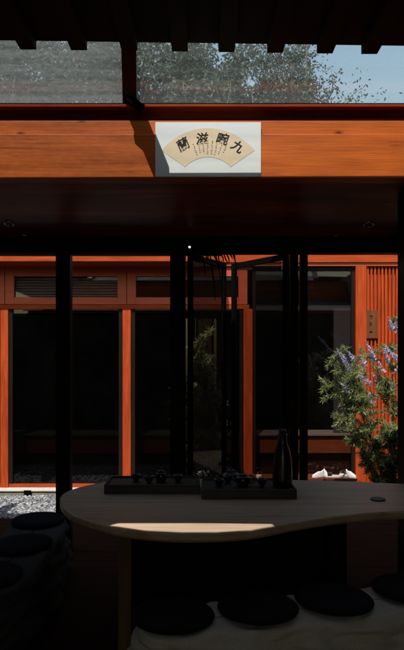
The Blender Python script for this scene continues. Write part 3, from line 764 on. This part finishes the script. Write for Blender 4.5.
bm = BM(); tube(bm, [c+Vector((-.05, 0, .04)), c+Vector((-.085, 0, .06)), c+Vector((-.098, 0, .085))], [.014, .009, .007], 12); obj('spout', bm, M['blackcer'], t, True)
# folded cloth and coaster
c = onz(378, 500, TT); bm = BM(); lathe(bm, [(.045, .001), (.047, .003), (.047, .007), (.044, .009), (.040, .006), (.01, .006)], c, 32)
tag(obj('coaster', bm, M['tray'], None, True, origin=c), 'flat black round coaster alone on the right part of the table', 'coaster')
# bamboo blind bundle under the eave
bl = thing('bamboo_blind', 'ragged black bamboo blind strips hanging under the eave beside the folding door', 'blind', (X(215, 5.05), 5.05, 2.6))
rs = random.Random(11)
bm = BM()
tube(bm, [P(190, 253.2, 5.0), P(236, 253.2, 5.0)], .010, 8); obj('head_rod', bm, M['metal'], bl)
for i in range(17):
    px = 191+i*2.7; a = P(px, 253, 5.0); ln = rs.uniform(.05, .10) if rs.random() < .7 else rs.uniform(.12, .2)
    if i in (7, 9): ln = .42 if i == 7 else .27
    b_ = BM(); e = a+Vector((.030+rs.uniform(-.02, .02) if ln < .3 else .05, 0, -ln))
    tube(b_, [a, (a+e)/2+Vector((rs.uniform(-.004, .010), .004, 0)), e], [.006, .007, .003], 6); obj('strip', b_, M['metal'], bl)

# ------------------------------------------------------------------ flowering shrub
def leaf_quad(bm, p, d, n, L, w, mi=0):
    s = d.cross(n).normalized()
    a = bm.verts.new(p); b = bm.verts.new(p+d*L*.45+s*w/2+n*L*.04); c = bm.verts.new(p+d*L); e = bm.verts.new(p+d*L*.45-s*w/2+n*L*.04)
    f = bm.faces.new((a, b, c, e)); f.material_index = mi
def rv(r): 
    while True:
        v = Vector((r.uniform(-1,1), r.uniform(-1,1), r.uniform(-1,1)))
        if 0 < v.length < 1: return v.normalized()
def shrub(base, label, tips, spikes, seed, nside=3):
    r = random.Random(seed); t = thing('flowering_shrub', label, 'shrub', base)
    st_, lf = BM(), BM(); base = Vector(base)
    def leaves(p, d, s):
        nl = r.randint(3, 7)
        for k in range(nl):
            dd = (d*.5+rv(r)*.9+Vector((0,0,-.15))).normalized(); n = rv(r)
            leaf_quad(lf, p, dd, n, s*r.uniform(.7, 1.3), s*r.uniform(.11, .20))
    def shoot(a, b, rad, depth):
        n = 7; pts = []
        bow = rv(r)*(b-a).length*.10+Vector((0, 0, (b-a).length*.10))
        for k in range(n+1):
            u = k/n; pts.append(a.lerp(b, u)+bow*math.sin(math.pi*u))
        tube(st_, pts, [rad*(1-.7*k/n) for k in range(n+1)], 5)
        for k in range(2 if depth == 0 else 1, n+1):
            d = (pts[k]-pts[k-1]).normalized()
            leaves(pts[k], d, .065); leaves(pts[k].lerp(pts[k-1], .5), d, .06); leaves(pts[k].lerp(pts[k-1], .25), d, .055)
            if depth < 1 and k >= 2:
                for q in range(nside):
                    e = pts[k]+(d*.6+rv(r)).normalized()*r.uniform(.09, .22); shoot(pts[k], e, rad*.45, depth+1)
        return pts[-1], (pts[-1]-pts[-2]).normalized()
    for tp in tips: shoot(base+Vector((r.uniform(-.06,.06), r.uniform(-.06,.06), 0)), Vector(tp), .012, 0)
    obj('stems', st_, M['stem'], t, True); obj('leaves', lf, M['shrubleaf'], t)
    for tp, dv, L in spikes:
        b_ = BM(); tp = Vector(tp); dv = Vector(dv).normalized()
        tube(b_, [tp, tp+dv*L], [.003, .001], 4)
        m = int(L/.012)
        for k in range(m):
            u = k/m; c = tp+dv*L*u; rr = .030*(1-u*.8)*(.6+.7*r.random())
            for q in range(r.choice((2, 5, 6, 7))):
                o = rv(r); o = (o-dv*o.dot(dv)).normalized()
                leaf_quad(b_, c+o*rr*.3, (o+dv*.5).normalized(), rv(r), rr*r.uniform(.8, 1.3), rr*.75)
        obj('flower_spike', b_, M['flower'], t)
    return t
YS = 6.6
def sp(px, py, dy=0): return P(px, py, YS+dy)
tips = [sp(342, 418, -.1), sp(336, 385, .1), sp(340, 352, 0), sp(352, 372, -.25), sp(362, 400, -.3), sp(366, 358, .1), sp(380, 380, -.2), sp(392, 352, 0), sp(400, 330, .15), sp(404, 390, -.3), sp(392, 430, -.3),
        sp(420, 360, 0), sp(430, 400, -.2), sp(425, 330, .1), sp(412, 440, -.35), sp(386, 436, -.2), sp(350, 400, .2), sp(384, 458, -.25), sp(440, 440, -.1)]
spikes = []
for a, b in (((345, 364), (336, 348)), ((352, 362), (346, 349)), ((349, 372), (341, 357)), ((371, 358), (365, 340)), ((374, 362), (371, 346)), ((384, 352), (387, 345)), ((389, 362), (383, 347)), ((394, 360), (388, 349)), ((393, 330), (388, 316)),
             ((398, 333), (395, 322)), ((398, 340), (402, 330)), ((375, 382), (372, 372)), ((366, 385), (361, 374)), ((373, 402), (369, 392)), ((358, 379), (352, 368)), ((383, 372), (378, 360)), ((397, 372), (401, 361)), ((361, 366), (357, 353)), ((386, 392), (390, 381)), ((347, 392), (340, 382)), ((403, 345), (405, 331)), ((410, 350), (406, 335)), ((420, 345), (421, 325)), ((430, 360), (436, 342)), ((400, 388), (404, 378))):
    p = sp(*a, dy=random.uniform(-.25, .1)); q = sp(*b, dy=-.3); p.y = min(p.y, YS-.15); spikes.append((p, q-p, max(.15, (q-p).length)))
shrub((X(398, YS), YS, GZ), 'bushy green shrub with violet flower spikes in front of the ribbed orange wall', tips, spikes, 21)

g0 = Vector((X(203, 5.75), 5.75, GZ))  # shrub added behind the folding door to imitate a mirrored plant
gt = [P(a, b, 5.75+c) for a, b, c in ((194, 352, .05), (203, 340, 0), (211, 358, .1), (196, 365, -.05), (210, 372, 0), (203, 392, .05), (194, 400, 0), (214, 405, .05), (206, 425, 0))]
sb = shrub(g0, 'added leafy shrub standing in for a plant reflection in the left folding door', gt, [], 44, 2)
sb.name = 'reflection_shrub'
# ------------------------------------------------------------------ trees behind the house
def tree(x, y, h, cr, n, label, mat, seed, zc=.62, lean=0, leaf=.145):
    r = random.Random(seed); t = thing('broadleaf_tree', label, 'tree', (x, y, GZ-.03), 'trees seen through the roof glass')
    b = Vector((x, y, GZ-.03)); tr = BM(); lf = BM()
    top = b+Vector((lean, 0, h*.8))
    pts = [b.lerp(top, k/7)+Vector((.25*noise.noise(Vector((k*.6, seed, 0))), .25*noise.noise(Vector((k*.6, 0, seed))), 0)) for k in range(8)]
    tube(tr, pts, [.22*(1-.75*k/7) for k in range(8)], 10)
    clumps = []
    cc = b+Vector((lean*.6, 0, h*zc)); nb = 34
    for k in range(nb):
        a = pts[r.randint(3, 7)]; d = rv(r); d.z = abs(d.z)*.8-.15 
        e = cc+Vector((d.x*cr, d.y*cr*.9, d.z*h*.42+.1*h))*r.uniform(.55, 1.05)
        m = a.lerp(e, .5)+rv(r)*.25
        tube(tr, [a, m, e], [.06, .035, .012], 6)
        clumps += [(m, .7), (e, 1.0), (a.lerp(e, .75), .8)]
        for q in range(3):
            e2 = e+rv(r)*r.uniform(.4, .9); tube(tr, [e, e2], [.012, .004], 4); clumps.append((e2, .8))
    for i in range(n):
        c, s = clumps[r.randrange(len(clumps))]
        g = Vector((r.gauss(0, .30), r.gauss(0, .30), r.gauss(0, .22)))*s
        p = c+g
        if noise.noise(p*1.3+Vector((seed, 0, 0))) < -.12: continue
        d = (rv(r)+Vector((0, 0, -.3))).normalized(); leaf_quad(lf, p, d, rv(r), leaf*r.uniform(.6, 1.3), leaf*.45*r.uniform(.7, 1.2))
    obj('trunk', tr, M['bark'], t, True); obj('crown', lf, mat, t)
tree(-5.3, 15.0, 11.6, 2.6, 44000, 'leftmost dense tree behind the house, seen through the left roof pane', M['treeleaf'], 2, .64)
tree(-2.4, 16.5, 12.4, 2.5, 38000, 'second tree from the left, a greyer crown behind the dark rafter', M['treeleaf2'], 5, .64)
tree(.3, 15.5, 11.6, 2.4, 34000, 'middle tree behind the house, seen above the sign', M['treeleaf'], 8, .64)
tree(2.15, 14.6, 11.0, 1.45, 15000, 'rightmost airy tree whose twigs thin out against open sky', M['treeleaf'], 13, .64, .1, .11)
tree(-8.2, 16.5, 12, 2.8, 14000, 'tree at the far left behind the house, mostly outside the frame', M['treeleaf2'], 17, .64)

# ------------------------------------------------------------------ light, camera
w = bpy.data.worlds.new('World'); S.world = w; w.use_nodes = True; nt = w.node_tree; nt.nodes.clear()
sky = nt.nodes.new('ShaderNodeTexSky'); sky.sky_type = 'NISHITA'; sky.sun_disc = False
el = math.atan2(1.43, math.hypot(.27, 1.0)); sky.sun_elevation = el; sky.sun_rotation = math.atan2(-.27, -1.0)
sky.air_density = 2.3; sky.dust_density = 1.5; sky.ozone_density = 1.2
bg = nt.nodes.new('ShaderNodeBackground'); bg.inputs[1].default_value = .15
wo = nt.nodes.new('ShaderNodeOutputWorld'); nt.links.new(sky.outputs[0], bg.inputs[0]); nt.links.new(bg.outputs[0], wo.inputs[0])
ld = bpy.data.lights.new('sun', 'SUN'); ld.energy = 4.9; ld.angle = R(.3); ld.color = (1, .95, .88)
lo = bpy.data.objects.new('sun', ld); C.objects.link(lo); lo.rotation_euler = SUN.to_track_quat('-Z', 'Y').to_euler(); lo.location = (-5, -8, 12)
cd = bpy.data.cameras.new('camera'); cam = bpy.data.objects.new('camera', cd); C.objects.link(cam)
cam.location = (0, 0, EYE); cam.rotation_euler = (R(90), 0, 0)
cd.sensor_fit = 'HORIZONTAL'; cd.sensor_width = 36; cd.lens = F/404*36; cd.shift_y = 40/404; cd.clip_end = 600; cd.clip_start = .05
S.camera = cam
S.view_settings.view_transform = 'Standard'; S.view_settings.look = 'None'; S.view_settings.gamma = 1; S.view_settings.exposure = .22
S.view_settings.use_curve_mapping = False
S.render.engine = 'CYCLES'; S.cycles.use_denoising = True; S.cycles.max_bounces = 8; S.cycles.transparent_max_bounces = 24; S.cycles.diffuse_bounces = 5
S.cycles.caustics_reflective = False; S.cycles.caustics_refractive = False; S.cycles.sample_clamp_indirect = 6
